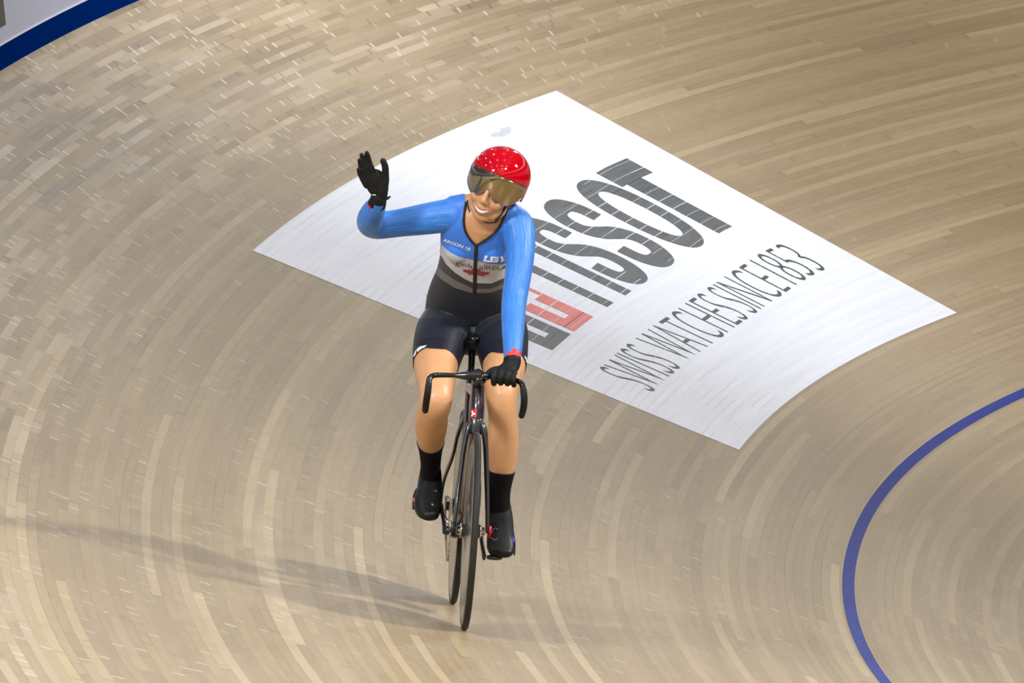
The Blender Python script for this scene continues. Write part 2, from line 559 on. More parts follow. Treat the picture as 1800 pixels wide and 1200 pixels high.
# ---------------------------------------------------------------- frame of the bicycle: x to the rider's left, y backwards, z up
BX = Vector((-0.98565, 0.01017, -0.16848)); BY = Vector((-0.01501, -0.99951, 0.02746)); BZ = Vector((-0.16812, 0.02959, 0.98532))
ORG = Vector((1.49296, 0.0, 0.46041)) - BX * 0.008
ROOT = Matrix((BX, BY, BZ)).transposed().to_4x4()
ROOT.translation = ORG
RINV = ROOT.inverted()
CAM_UP = CAM_RT.cross(CAM_FW).normalized()
CAM_L = RINV @ CAM_POS
def ray_dir(px, py):
    d = CAM_FW + CAM_RT * ((px - 900) / F_PX) - CAM_UP * ((py - 600) / F_PX)
    return (RINV.to_3x3() @ d)
def at(px, py, y):
    """a pixel of the photograph and a depth behind the front wheel contact -> local point"""
    d = ray_dir(px, py)
    return CAM_L + d * ((y - CAM_L.y) / d.y)
def to_px(p):
    w = ROOT @ Vector(p) - CAM_POS
    z = w.dot(CAM_FW)
    return 900 + F_PX * w.dot(CAM_RT) / z, 600 - F_PX * w.dot(CAM_UP) / z
def root(name):
    e = bpy.data.objects.new(name, None)
    COL.objects.link(e)
    e.empty_display_size = 0.1
    e.matrix_world = ROOT
    return e

class MB:
    def __init__(s): s.V = []; s.F = []
    def add(s, V, F):
        n = len(s.V)
        s.V += [Vector(v) for v in V]
        s.F += [tuple(i + n for i in f) for f in F]
        return s
    def build(s, name, mat, parent=None, smooth=True):
        return link_mesh(name, s.V, s.F, mat, parent, smooth)
    def loft(s, rings, n=20, side=(1, 0, 0), caps=True, exp=2.0, k=6, rnd=True):
        """rings: (point, half width, half depth); interpolated by Catmull-Rom, rounded ends"""
        data = [(r[0][0], r[0][1], r[0][2], r[1], r[2] if len(r) > 2 else r[1]) for r in rings]
        P = catmull(data, k) if len(data) > 2 else data
        side = Vector(side)
        pts = [Vector(p[:3]) for p in P]
        out = []
        for i, p in enumerate(P):
            t = (pts[min(i + 1, len(P) - 1)] - pts[max(i - 1, 0)])
            t = t.normalized() if t.length > 1e-9 else Vector((0, 0, 1))
            out.append((pts[i], t, p[3], p[4]))
        if caps and rnd:
            def cap(p, t, a, b, sgn):
                r = min(a, b)
                return [(p + t * sgn * r * math.sin(q), t, a * math.cos(q), b * math.cos(q)) for q in (R(30), R(55), R(75), R(86))]
            h = cap(*out[0], -1)
            e = cap(*out[-1], 1)
            out = h[::-1] + out + e
        V, F = [], []
        for p, t, a, b in out:
            u = side - t * side.dot(t)
            u = u.normalized() if u.length > 1e-5 else t.orthogonal().normalized()
            w = t.cross(u).normalized()
            for q in range(n):
                an = 2 * math.pi * q / n
                c, sn = math.cos(an), math.sin(an)
                if exp != 2.0:
                    c = math.copysign(abs(c) ** (2 / exp), c); sn = math.copysign(abs(sn) ** (2 / exp), sn)
                V.append(p + u * (a * c) + w * (b * sn))
        m = len(out)
        for i in range(m - 1):
            for q in range(n):
                F.append((i * n + q, i * n + (q + 1) % n, (i + 1) * n + (q + 1) % n, (i + 1) * n + q))
        if caps:
            F.append(tuple(range(n))[::-1])
            F.append(tuple((m - 1) * n + q for q in range(n)))
        return s.add(V, F)
    def ball(s, c, rx, ry=None, rz=None, rot=None, n=20, m=12):
        ry = rx if ry is None else ry
        rz = rx if rz is None else rz
        V, F = [], []
        for i in range(m + 1):
            ph = math.pi * i / m
            for q in range(n):
                an = 2 * math.pi * q / n
                v = Vector((rx * math.sin(ph) * math.cos(an), ry * math.sin(ph) * math.sin(an), rz * math.cos(ph)))
                if rot: v = rot @ v
                V.append(Vector(c) + v)
        for i in range(m):
            for q in range(n):
                F.append((i * n + q, (i + 1) * n + q, (i + 1) * n + (q + 1) % n, i * n + (q + 1) % n))
        return s.add(V, F)
    def spin(s, prof, c, axis='x', n=64, closed=False):
        """profile [(along axis, radius)] turned about the x axis through c"""
        V, F = [], []
        for q in range(n):
            an = 2 * math.pi * q / n
            for a, r in prof:
                V.append(Vector(c) + Vector((a, r * math.cos(an), r * math.sin(an))))
        m = len(prof)
        for q in range(n):
            q2 = (q + 1) % n
            for i in range(m if closed else m - 1):
                i2 = (i + 1) % m
                F.append((q * m + i, q * m + i2, q2 * m + i2, q2 * m + i))
        return s.add(V, F)
    def box(s, c, h, rot=None):
        V = []
        for z in (-1, 1):
            for y in (-1, 1):
                for x in (-1, 1):
                    v = Vector((x * h[0], y * h[1], z * h[2]))
                    if rot: v = rot @ v
                    V.append(Vector(c) + v)
        return s.add(V, [(0, 2, 3, 1), (4, 5, 7, 6), (0, 1, 5, 4), (2, 6, 7, 3), (0, 4, 6, 2), (1, 3, 7, 5)])
def remesh(mb, voxel, smooth_it=4, name='tmp'):
    o = mb.build(name, None)
    md = o.modifiers.new('r', 'REMESH'); md.mode = 'VOXEL'; md.voxel_size = voxel; md.use_smooth_shade = True
    if smooth_it:
        sm = o.modifiers.new('s', 'SMOOTH'); sm.factor = 0.5; sm.iterations = smooth_it
    bpy.context.view_layer.update()
    dg = bpy.context.evaluated_depsgraph_get()
    me = bpy.data.meshes.new_from_object(o.evaluated_get(dg))
    old = o.data
    bpy.data.objects.remove(o); bpy.data.meshes.remove(old)
    return me
def me_obj(name, me, mats, parent):
    me.name = name
    o = bpy.data.objects.new(name, me)
    COL.objects.link(o)
    me.materials.clear()
    for m in mats: me.materials.append(m)
    me.polygons.foreach_set('use_smooth', [True] * len(me.polygons))
    if parent: o.parent = parent
    return o

# ---------------------------------------------------------------- materials of rider and bicycle
M_CARBON = flat_mat('gloss_black_carbon', (0.006, 0.006, 0.007), 0.22, 0, 0.2, 40, coat=0.2)
M_FRAME = flat_mat('dark_plum_frame', (0.030, 0.018, 0.022), 0.25, 0, 0.15, 30, coat=0.7)
M_FORK = flat_mat('graphite_fork', (0.035, 0.035, 0.034), 0.26, 0.2, 0.1, 30, coat=0.4)
M_DISC = flat_mat('dark_disc', (0.035, 0.035, 0.030), 0.28, 0.3, 0.1, 20, coat=0.4)
M_TYRE = flat_mat('tyre_rubber', (0.022, 0.021, 0.018), 0.6, 0, 0.12, 80, spec=0.25)
M_ALU = flat_mat('polished_alloy', (0.62, 0.61, 0.58), 0.22, 1.0, 0.05, 40)
M_CHAIN = flat_mat('chain_steel', (0.46, 0.39, 0.31), 0.35, 0.5, 0.2, 200)
M_BLACKP = flat_mat('black_plastic', (0.015, 0.015, 0.016), 0.38, 0, 0.1, 60)
M_TAPE = flat_mat('grip_tape', (0.012, 0.012, 0.013), 0.65, 0, 0.2, 200, bump_s=0.3, spec=0.25)
M_REDP = flat_mat('red_anodised', (0.55, 0.02, 0.02), 0.35, 0.3, 0.05, 60)
M_WHITE = flat_mat('white_print', (0.78, 0.80, 0.84), 0.5, 0, 0.02, 60)
M_REDL = flat_mat('red_leaf_print', (0.62, 0.025, 0.035), 0.55, 0, 0.06, 80)
M_DARKRED = flat_mat('dull_red_print', (0.30, 0.045, 0.045), 0.6, 0, 0.08, 80)
M_DARKTXT = flat_mat('dark_print', (0.10, 0.075, 0.11), 0.6, 0, 0.05, 80)
M_GLOVE = flat_mat('black_glove_fabric', (0.010, 0.010, 0.010), 0.6, 0, 0.3, 120, bump_s=0.3, spec=0.2)
M_SHOE = flat_mat('black_shoe_cover', (0.007, 0.007, 0.007), 0.42, 0, 0.3, 60, bump_s=0.3, spec=0.3)
M_SOCK = flat_mat('black_sock_knit', (0.006, 0.006, 0.007), 0.85, 0, 0.3, 200, bump_s=0.3, spec=0.15)
M_STRAP = flat_mat('black_webbing', (0.008, 0.008, 0.008), 0.6, 0, 0.1, 90)
M_TOOTH = flat_mat('teeth', (0.86, 0.83, 0.78), 0.3, 0, 0.02, 60)
M_LIP = flat_mat('lips', (0.42, 0.13, 0.10), 0.4, 0, 0.08, 60)
M_EYE = flat_mat('eye_white', (0.8, 0.8, 0.78), 0.2, 0, 0.02, 60)

def mat_skin():
    m, nt, b = new_mat('tanned_skin')
    x, y, z = objxyz()
    n = fnoise(x, y, z, 22.0, 4)
    f = fnoise(x, y, z, 400.0, 2)
    c = mixc(n, (0.57, 0.29, 0.128), (0.70, 0.39, 0.19))
    nt.links.new(mixc(f * 0.25, c, (0.42, 0.18, 0.07)), b.inputs['Base Color'])
    b.inputs['Roughness'].default_value = 0.42
    b.inputs['Subsurface Weight'].default_value = 0.12
    b.inputs['Subsurface Radius'].default_value = (0.01, 0.004, 0.002)
    return m
M_SKIN = mat_skin()
def attr(name):
    a = N.nt.nodes.new('ShaderNodeAttribute')
    a.attribute_name = name
    return N(a.outputs['Fac'])
def mat_torso():
    m, nt, b = new_mat('skinsuit_torso')
    x, y, z = objxyz()
    b1, b2, b3, b4 = attr('b1'), attr('b2'), attr('b3'), attr('b4')
    n = fnoise(x, y, z, 150.0, 2)
    c = mixc(n, (0.028, 0.155, 0.62), (0.050, 0.225, 0.78))
    c = mixc((b1 * 2.0).clamp(), c, (0.52, 0.52, 0.56))
    c = mixc((b2 * 2.0).clamp(), c, (0.040, 0.040, 0.043))
    c = mixc((b3 * 1.0).clamp(), c, (0.135, 0.135, 0.14))
    c = mixc((b4 * 2.0).clamp(), c, mixc(n, (0.008, 0.011, 0.018), (0.016, 0.020, 0.030)))
    nt.links.new(c, b.inputs['Base Color'])
    b.inputs['Roughness'].default_value = 0.5
    b.inputs['Sheen Weight'].default_value = 0.05
    w = fnoise(x * 14.0, y * 6.0, z * 6.0, 1.0, 3)
    bump(b, w + n * 0.15, 0.35, 0.006)
    return m
def mat_sleeve():
    m, nt, b = new_mat('skinsuit_sleeve')
    st, al = attr('around'), attr('along')
    x, y, z = objxyz()
    n = fnoise(x, y, z, 150.0, 2)
    rib = fnoise(st * 3.2, al * 5.0, 0.0, 2.2, 3)
    c = mixc(((n * 0.3 + rib * 0.7 - 0.35) * 2.6).clamp(), (0.018, 0.15, 0.50), (0.050, 0.26, 0.84))
    nt.links.new(c, b.inputs['Base Color'])
    b.inputs['Roughness'].default_value = 0.42
    b.inputs['Sheen Weight'].default_value = 0.08
    bump(b, rib + n * 0.1, 0.55, 0.005)
    return m
def mat_shorts():
    m, nt, b = new_mat('skinsuit_shorts')
    x, y, z = objxyz()
    al = attr('along')
    n = fnoise(x, y, z, 120.0, 3)
    c = mixc(n, (0.008, 0.011, 0.018), (0.018, 0.022, 0.033))
    # plain darker gripper band above the hem, with a thin seam
    c = mixc(al.gt(0.0) * 1.0, c, (0.012, 0.011, 0.022))
    c = mixc(al.abs().lt(0.0016) * 0.8, c, (0.002, 0.002, 0.003))
    nt.links.new(c, b.inputs['Base Color'])
    b.inputs['Roughness'].default_value = 0.48
    b.inputs['Specular IOR Level'].default_value = 0.25
    bump(b, fnoise(x * 10.0, y * 10.0, z * 10.0, 1.0, 3) + n * 0.1, 0.3, 0.005)
    return m
M_TORSO, M_SLEEVE, M_SHORTS = mat_torso(), mat_sleeve(), mat_shorts()
def mat_helmet():
    m, nt, b = new_mat('gloss_red_shell')
    x, y, z = objxyz()
    n = fnoise(x, y, z, 90.0, 3)
    nt.links.new(mixc(n, (0.40, 0.0, 0.004), (0.50, 0.0, 0.008)), b.inputs['Base Color'])
    b.inputs['Roughness'].default_value = 0.5
    b.inputs['Specular IOR Level'].default_value = 0.0
    b.inputs['Coat Weight'].default_value = 1.0
    b.inputs['Coat Roughness'].default_value = 0.02
    return m
def mat_visor():
    m, nt, b = new_mat('gold_mirror_visor')
    x, y, z = objxyz()
    n = fnoise(x, y, z, 14.0, 3)
    nt.links.new(mixc(n, (0.24, 0.18, 0.075), (0.34, 0.265, 0.125)), b.inputs['Base Color'])
    b.inputs['Roughness'].default_value = 0.12
    b.inputs['Metallic'].default_value = 0.85
    b.inputs['Coat Weight'].default_value = 0.5
    return m
M_HELMET, M_VISOR = mat_helmet(), mat_visor()
M_RIM = flat_mat('violet_visor_rim', (0.25, 0.16, 0.32), 0.2, 0.3, 0.1, 30, coat=0.5)

# ---------------------------------------------------------------- bicycle
bike = root('track_bicycle')
tag(bike, 'black fixed-gear track racing bicycle ridden by the waving cyclist', 'bicycle')
FA = Vector((0, 0, 0.335)); RA = Vector((0, 0.975, 0.335)); BB = Vector((0, 0.585, 0.283))
def wheel(name, c, spoke_lines):
    w = MB()
    prof = [(-0.034, 0.012), (-0.034, 0.018), (-0.020, 0.030), (-0.014, 0.14), (-0.0125, 0.27), (-0.0105, 0.305), (-0.008, 0.322),
            (0.008, 0.322), (0.0105, 0.305), (0.0125, 0.27), (0.014, 0.14), (0.020, 0.030), (0.034, 0.018), (0.034, 0.012)]
    w.spin(prof, c, n=128)
    o = w.build(name, M_DISC, bike)
    t = MB()
    t.spin([(0.0115 * math.cos(R(a)), 0.3235 + 0.0115 * math.sin(R(a))) for a in range(0, 360, 30)], c, n=160, closed=True)
    t.build('tyre', M_TYRE, o)
    r = MB()
    for sx in (-1, 1):
        r.spin([(sx * 0.0112, 0.302), (sx * 0.0128, 0.300), (sx * 0.0112, 0.298)], c, n=128)
    r.build('rim_line', M_ALU, o)
    h = MB()
    h.spin([(-0.047, 0.0), (-0.047, 0.014), (-0.036, 0.016), (-0.034, 0.024), (-0.030, 0.024), (-0.028, 0.015), (0.028, 0.015), (0.030, 0.024), (0.034, 0.024), (0.036, 0.016), (0.047, 0.014), (0.047, 0.0)], c, n=40)
    h.build('hub', M_ALU, o)
    return o
wheel('front_wheel', FA, 0)
wheel('rear_wheel', RA, 0)

# fork: crown, two blades, dropouts
def P3(x, y, z): return Vector((x, y, z))
HT0 = P3(0, 0.155, 0.735 + 0.115); HT1 = P3(0, 0.115, 0.672)
fk = MB()
fk.loft([(P3(0, 0.112, 0.694), 0.026, 0.030), (P3(0, 0.104, 0.668), 0.024, 0.026)], exp=2.4)
for sx in (-1, 1):
    fk.loft([(P3(sx * 0.014, 0.108, 0.688), 0.012, 0.022), (P3(sx * 0.026, 0.100, 0.672), 0.012, 0.024), (P3(sx * 0.036, 0.088, 0.62), 0.0095, 0.023), (P3(sx * 0.046, 0.055, 0.50), 0.008, 0.020),
             (P3(sx * 0.053, 0.02, 0.40), 0.007, 0.016), (P3(sx * 0.056, 0.002, 0.335), 0.0065, 0.013)], side=(1, 0, 0))
fork = fk.build('fork', M_FORK, bike)
ax = MB()
ax.spin([(0.060, 0), (0.060, 0.010), (0.068, 0.010), (0.068, 0.004), (0.074, 0.003), (0.074, 0)], FA, n=20)
ax.box(FA + P3(0.064, 0, 0.0), (0.005, 0.010, 0.020))
o = ax.build('axle_nut', M_REDP, fork); o['label'] = 'red nut on the left fork end'
ax = MB(); ax.spin([(-0.062, 0), (-0.062, 0.009), (-0.072, 0.009), (-0.072, 0)], FA, n=20)
ax.box(FA + P3(-0.060, 0.0, 0.004), (0.006, 0.014, 0.024))
ax.build('axle_nut', M_BLACKP, fork)

fr = MB()
# head tube, top tube, aero down tube, seat tube, stays
fr.loft([(P3(0, 0.158, 0.822), 0.022, 0.028), (P3(0, 0.150, 0.79), 0.0235, 0.036), (P3(0, 0.135, 0.74), 0.0265, 0.044), (P3(0, 0.122, 0.700), 0.026, 0.040)], side=(1, 0, 0), exp=2.2)
fr.loft([(P3(0, 0.17, 0.785), 0.019, 0.024), (P3(0, 0.42, 0.775), 0.017, 0.022), (P3(0, 0.715, 0.765), 0.017, 0.020)], side=(1, 0, 0))
fr.loft([(P3(0, 0.15, 0.725), 0.022, 0.040), (P3(0, 0.36, 0.51), 0.020, 0.042), (BB + P3(0, -0.01, 0.02), 0.025, 0.042)], side=(1, 0, 0))
fr.loft([(P3(0, 0.735, 0.82), 0.015, 0.026), (P3(0, 0.70, 0.68), 0.016, 0.030), (P3(0, 0.62, 0.42), 0.017, 0.034), (BB + P3(0, 0.01, 0.02), 0.024, 0.034)], side=(1, 0, 0))
fr.spin([(-0.036, 0), (-0.036, 0.024), (0.036, 0.024), (0.036, 0)], BB, n=32)
for sx in (-1, 1):
    fr.loft([(P3(sx * 0.012, 0.715, 0.66), 0.007, 0.014), (P3(sx * 0.030, 0.76, 0.60), 0.0065, 0.012), (P3(sx * 0.040, 0.82, 0.52), 0.006, 0.011), (P3(sx * 0.062, 0.90, 0.425), 0.006, 0.011),
             (P3(sx * 0.066, 0.965, 0.345), 0.0075, 0.014)], side=(1, 0, 0))
    fr.loft([(BB + P3(sx * 0.030, 0.02, 0.0), 0.010, 0.018), (P3(sx * 0.044, 0.75, 0.29), 0.008, 0.013), (P3(sx * 0.062, 0.90, 0.315), 0.007, 0.013), (P3(sx * 0.066, 0.985, 0.335), 0.007, 0.017)], side=(1, 0, 0))
frame = fr.build('frame', M_FRAME, bike)
def plate(name, poly_px, y, mat, parent, bvh, off=0.0012, cut=2.5):
    """a flat outline in photograph pixels laid onto the surface behind it"""
    bm = bmesh.new()
    for V, F in poly_px:
        vs = [bm.verts.new((a, b, 0)) for a, b in V]
        for f in F:
            try: bm.faces.new([vs[i] for i in f])
            except ValueError: pass
    for ax_ in (0, 1):
        cs = [v.co[ax_] for v in bm.verts]
        x = min(cs) + cut
        while x < max(cs):
            no = (1, 0, 0) if ax_ == 0 else (0, 1, 0)
            bmesh.ops.bisect_plane(bm, geom=bm.verts[:] + bm.edges[:] + bm.faces[:], plane_co=(x, x, 0), plane_no=no)
            x += cut
    bad = []
    for v in bm.verts:
        d = ray_dir(v.co.x, v.co.y).normalized()
        o0 = at(v.co.x, v.co.y, -0.6)
        hit, nrm, idx, dist = bvh.ray_cast(o0, d)
        if hit is None or abs(hit.y - y) > 0.25:
            bad.append(v); continue
        if nrm.dot(d) > 0: nrm = -nrm
        v.co = hit + (nrm * 0.6 - d * 0.4) * off
    if bad: bmesh.ops.delete(bm, geom=bad, context='VERTS')
    me = bpy.data.meshes.new(name)
    bm.to_mesh(me); bm.free()
    o = bpy.data.objects.new(name, me); COL.objects.link(o)
    me.materials.append(mat)
    o.parent = parent
    return o
def bvh_of(*objs):
    V, F = [], []
    for o in objs:
        n = len(V)
        V += [v.co.copy() for v in o.data.vertices]
        F += [tuple(i + n for i in p.vertices) for p in o.data.polygons]
    return BVHTree.FromPolygons(V, F)
bf = bvh_of(frame)
def prect(x0, x1, y0, y1): return ([(x0, y0), (x1, y0), (x1, y1), (x0, y1)], [(0, 1, 2, 3)])
o = plate('head_badge', [prect(827.5, 837.5, 719, 733)], 0.1, M_REDP, frame, bf); o['label'] = 'red square badge with a small white running mark'
bd = bvh_of(frame)
plate('badge_mark', [([(829, 723), (831, 721), (833, 726), (836, 726), (836, 728), (832, 729), (830, 732), (828.5, 731), (830.5, 727)], [tuple(range(9))])], 0.1, M_WHITE, frame, bf, 0.0022)
plate('silver_stripe', [prect(829, 835, 735, 748)], 0.1, M_ALU, frame, bf)

# seat post, saddle
sp = MB()
sp.loft([(P3(0, 0.735, 0.80), 0.012, 0.020), (P3(0, 0.75, 0.87), 0.012, 0.019), (P3(0, 0.765, 0.915), 0.012, 0.018)], side=(1, 0, 0))
sp.loft([(P3(0, 0.77, 0.912), 0.020, 0.014), (P3(0, 0.77, 0.928), 0.020, 0.016)], side=(1, 0, 0))
sp.build('seat_post', M_CARBON, bike)
sd = MB()
sd.loft([(P3(0, 0.655, 0.935), 0.017, 0.011), (P3(0, 0.70, 0.940), 0.021, 0.014), (P3(0, 0.78, 0.944), 0.032, 0.015), (P3(0, 0.86, 0.948), 0.058, 0.015), (P3(0, 0.91, 0.950), 0.064, 0.012)], side=(1, 0, 0))
saddle = sd.build('saddle', M_CARBON, bike)
rl = MB()
for sx in (-1, 1):
    rl.loft([(P3(sx * 0.010, 0.68, 0.928), 0.0035), (P3(sx * 0.020, 0.72, 0.918), 0.0035), (P3(sx * 0.022, 0.80, 0.918), 0.0035), (P3(sx * 0.030, 0.88, 0.935), 0.0035)], n=10)
rl.build('saddle_rail', M_ALU, saddle)

# stem and handlebar
st = MB()
st.loft([(P3(0, 0.158, 0.825), 0.021, 0.021), (P3(0, 0.163, 0.850), 0.021, 0.021)], side=(1, 0, 0))
st.loft([(P3(0, 0.165, 0.846), 0.020, 0.016), (P3(0, 0.12, 0.842), 0.019, 0.017), (P3(0, 0.085, 0.838), 0.024, 0.019)], side=(1, 0, 0))
st.build('stem', M_CARBON, bike)
hb = MB()
BZ_ = {}
L0 = at(836, 659, 0.085); 
def bar(side_pts):
    return [(at(px, py, y), r) for px, py, y, r in side_pts]
left = bar([(836, 660, 0.085, 0.017), (820, 660, 0.085, 0.015), (800, 659.5, 0.087, 0.0085), (780, 659, 0.085, 0.0085), (764, 659.5, 0.078, 0.009), (755.5, 664, 0.055, 0.010), (753.5, 676, 0.040, 0.0105)])
right = bar([(836, 660, 0.085, 0.017), (850, 661, 0.085, 0.015), (868, 661, 0.087, 0.0095), (888, 663, 0.085, 0.0090), (905, 668, 0.078, 0.009), (916, 673, 0.058, 0.0095), (920, 684, 0.040, 0.0105)])
hb.loft(left, n=16); hb.loft(right, n=16)
hbar = hb.build('handlebar', M_CARBON, bike)
for pts in ([(753.5, 676, 0.040, 0.0112), (751.5, 692, 0.040, 0.0118), (749, 708, 0.070, 0.0118), (747.5, 721, 0.125, 0.0110)],
            [(920, 684, 0.040, 0.0112), (921.5, 700, 0.040, 0.0118), (920.5, 716, 0.070, 0.0118), (917, 730, 0.125, 0.0110)]):
    g = MB(); g.loft(bar(pts), n=16); g.build('drop_grip', M_TAPE, hbar)

# drivetrain
cr_ = MB()
CRX = -0.052
RC_, TEETH = 0.100, 48
prof = []
V, F = [], []
for q in range(TEETH * 4):
    an = 2 * math.pi * q / (TEETH * 4)
    r = RC_ + (0.004 if q % 4 in (1, 2) else -0.001)
    for xx in (-0.0016, 0.0016):
        V.append(BB + P3(CRX + 0.006 + xx, r * math.cos(an), r * math.sin(an)))
        V.append(BB + P3(CRX + 0.006 + xx, 0.082 * math.cos(an), 0.082 * math.sin(an)))
n4 = TEETH * 4
for q in range(n4):
    a = q * 4; b = ((q + 1) % n4) * 4
    F += [(a, b, b + 1, a + 1), (a + 2, a + 3, b + 3, b + 2), (a, a + 2, b + 2, b), (a + 1, b + 1, b + 3, a + 3)]
cr_.add(V, F)
for q in range(5):
    an = 2 * math.pi * q / 5 + 0.3
    cr_.loft([(BB + P3(CRX + 0.006, 0.02 * math.cos(an), 0.02 * math.sin(an)), 0.003, 0.012), (BB + P3(CRX + 0.006, 0.086 * math.cos(an), 0.086 * math.sin(an)), 0.0025, 0.007)], n=10)
cr_.build('chainring', M_CHAIN, bike, False)
ch = MB()
rb, rs = RC_ + 0.002, 0.031
D = RA - BB; dist = math.hypot(D.y, D.z); ang = math.atan2(D.z, D.y); off = math.asin((rb - rs) / dist)
path = []
for q in range(41):
    an = ang + R(90) - off + (2 * math.pi - (math.pi - 2 * off)) * q / 40
    path.append(P3(CRX + 0.006, BB.y + rb * math.cos(an), BB.z + rb * math.sin(an)))
for q in range(15):
    an = ang - (math.pi / 2 + off) + 0 + (math.pi + 2 * off - 4 * off) * q / 14 + 2 * off * 0 
    an = ang - (math.pi / 2 - off) + (math.pi - 2 * off) * q / 14
    path.append(P3(CRX + 0.006, RA.y + rs * math.cos(an), RA.z + rs * math.sin(an)))
path.append(path[0])
acc = 0; k = 0
for a, b in zip(path[:-1], path[1:]):
    L = (b - a).length
    d = (b - a).normalized() if L > 0 else P3(0, 1, 0)
    rot = Matrix((P3(1, 0, 0), d, P3(1, 0, 0).cross(d))).transposed()
    while acc < L:
        p = a + d * acc
        if k % 2: ch.box(p, (0.0022, 0.0062, 0.0030), rot)
        else:
            ch.box(p + P3(0.0038, 0, 0), (0.0008, 0.0075, 0.0042), rot); ch.box(p - P3(0.0038, 0, 0), (0.0008, 0.0075, 0.0042), rot)
        acc += 0.0127; k += 1
    acc -= L
ch.build('chain', M_CHAIN, bike, False)
cg = MB(); cg.spin([(CRX + 0.004, 0.0), (CRX + 0.004, 0.028), (CRX + 0.008, 0.030), (CRX + 0.008, 0.0)], RA, n=30)
cg.build('sprocket', M_CHAIN, bike)
TH = math.atan2(0.095, 0.135)
PR = BB + P3(0, 0.149, 0.070); PL = BB - P3(0, 0.149, 0.070)
for sx, pe in ((-1, PR), (1, PL)):
    c = MB()
    c.loft([(BB + P3(sx * 0.062, 0, 0), 0.0075, 0.016), (BB.lerp(pe, 0.5) + P3(sx * 0.066, 0, 0), 0.0065, 0.012), (pe + P3(sx * 0.072, 0, 0), 0.007, 0.013)], side=(1, 0, 0))
    c.spin([(sx * 0.036, 0), (sx * 0.036, 0.016), (sx * 0.064, 0.015), (sx * 0.064, 0)], BB, n=24)
    ca = c.build('crank_arm', M_CARBON, bike)
    p = MB()
    p.spin([(sx * 0.074, 0), (sx * 0.074, 0.0065), (sx * 0.115, 0.0055), (sx * 0.115, 0)], pe, n=16)
    p.build('pedal_axle', M_ALU, ca)
    p = MB()
    p.loft([(pe + P3(sx * 0.088, 0.0, 0), 0.026, 0.008), (pe + P3(sx * 0.108, 0.0, 0), 0.028, 0.009), (pe + P3(sx * 0.126, 0.0, 0), 0.022, 0.007)], side=(0, 1, 0))
    p.build('pedal', M_BLACKP, bike)

# ---------------------------------------------------------------- rider
rider = root('cyclist')
tag(rider, 'person in blue, white and black skinsuit and red helmet waving while riding', 'person')
def J(px, py, y, a, b=None): return (at(px, py, y), a, b if b else a)
body = MB()
TORSO = [J(829, 583, .80, .095, .080), J(831, 560, .82, .155, .098), J(832, 535, .80, .160, .105), J(832, 512, .755, .148, .100), J(833, 488, .70, .130, .092), J(834, 462, .65, .118, .088),
         J(836, 438, .60, .118, .090), J(842, 412, .55, .130, .092), J(848, 388, .51, .135, .080), J(853, 368, .50, .105, .060), J(857, 352, .50, .060, .045)]
body.loft(TORSO, n=36, exp=2.3)
NECK = [J(852, 398, .48, .058, .055), J(856, 375, .46, .054, .052), J(864, 345, .44, .052, .055), J(872, 322, .43, .055, .06)]
body.loft(NECK, n=24)
body.loft([J(848, 362, .47, .040, .045), J(822, 362, .485, .040, .042), J(798, 368, .50, .045, .045)], n=20)
body.loft([J(866, 362, .46, .040, .045), J(890, 372, .46, .042, .045)], n=20)
# shoulders and arms
ARM_R = [J(838, 390, .50, .050, .060), J(806, 378, .50, .058, .056), J(780, 380, .50, .054, .054), J(740, 386, .50, .048, .050), J(700, 392, .49, .043, .045), J(668, 396, .48, .044, .044), J(655, 394, .46, .046, .044),
         J(650, 389, .42, .045, .042), J(653, 378, .36, .041, .040), J(659, 365, .31, .033, .034), J(664, 355, .28, .0265, .024), J(666, 346, .265, .024, .020)]
ARM_L = [J(868, 390, .49, .050, .060), J(893, 386, .47, .056, .054), J(909, 398, .45, .056, .052), J(914, 425, .42, .050, .048), J(914, 457, .385, .0445, .046), J(909, 495, .345, .042, .043), J(905, 520, .32, .041, .042),
         J(902.5, 545, .275, .039, .039), J(902, 575, .22, .036, .036), J(901.5, 605, .165, .031, .031), J(900.5, 628, .13, .027, .026), J(899, 640, .115, .026, .022)]
body.loft(ARM_R, n=24, side=(0, 1, 0.3)); body.loft(ARM_L, n=24)
LEG_R = [J(795, 558, .82, .085, .095), J(782, 582, .77, .095, .092), J(772, 610, .69, .087, .088), J(766, 645, .60, .075, .077), J(767, 675, .52, .064, .066), J(767, 696, .465, .057, .056), J(765, 711, .455, .055, .050),
         J(760, 727, .49, .054, .048), J(758, 745, .55, .056, .054), J(757, 768, .62, .048, .052), J(757, 790, .68, .037, .042), J(757, 815, .735, .031, .036), J(757, 834, .77, .032, .036)]
LEG_L = [J(868, 558, .82, .085, .095), J(878, 582, .77, .093, .092), J(883, 610, .69, .086, .088), J(886, 645, .60, .073, .077), J(882, 672, .52, .062, .065), J(881, 692, .475, .055, .056), J(882, 710, .465, .051, .050),
         J(884, 735, .475, .050, .048), J(884, 768, .50, .054, .056), J(883, 798, .52, .052, .056), J(882, 826, .53, .043, .046), J(879, 858, .54, .034, .037), J(878, 884, .55, .032, .036)]
body.loft(LEG_R, n=28); body.loft(LEG_L, n=28)
# glutes resting on the saddle
for sx in (-1, 1): body.ball(at(829 + sx * 38, 566, .86), .085, .085, .07)
# bust and collar bones
body.ball(at(806, 438, .525), .046, .042, .045); body.ball(at(866, 442, .515), .046, .042, .045)
# kneecaps
body.ball(at(766, 700, .435), .038, .030, .040); body.ball(at(881, 697, .445), .036, .030, .040)

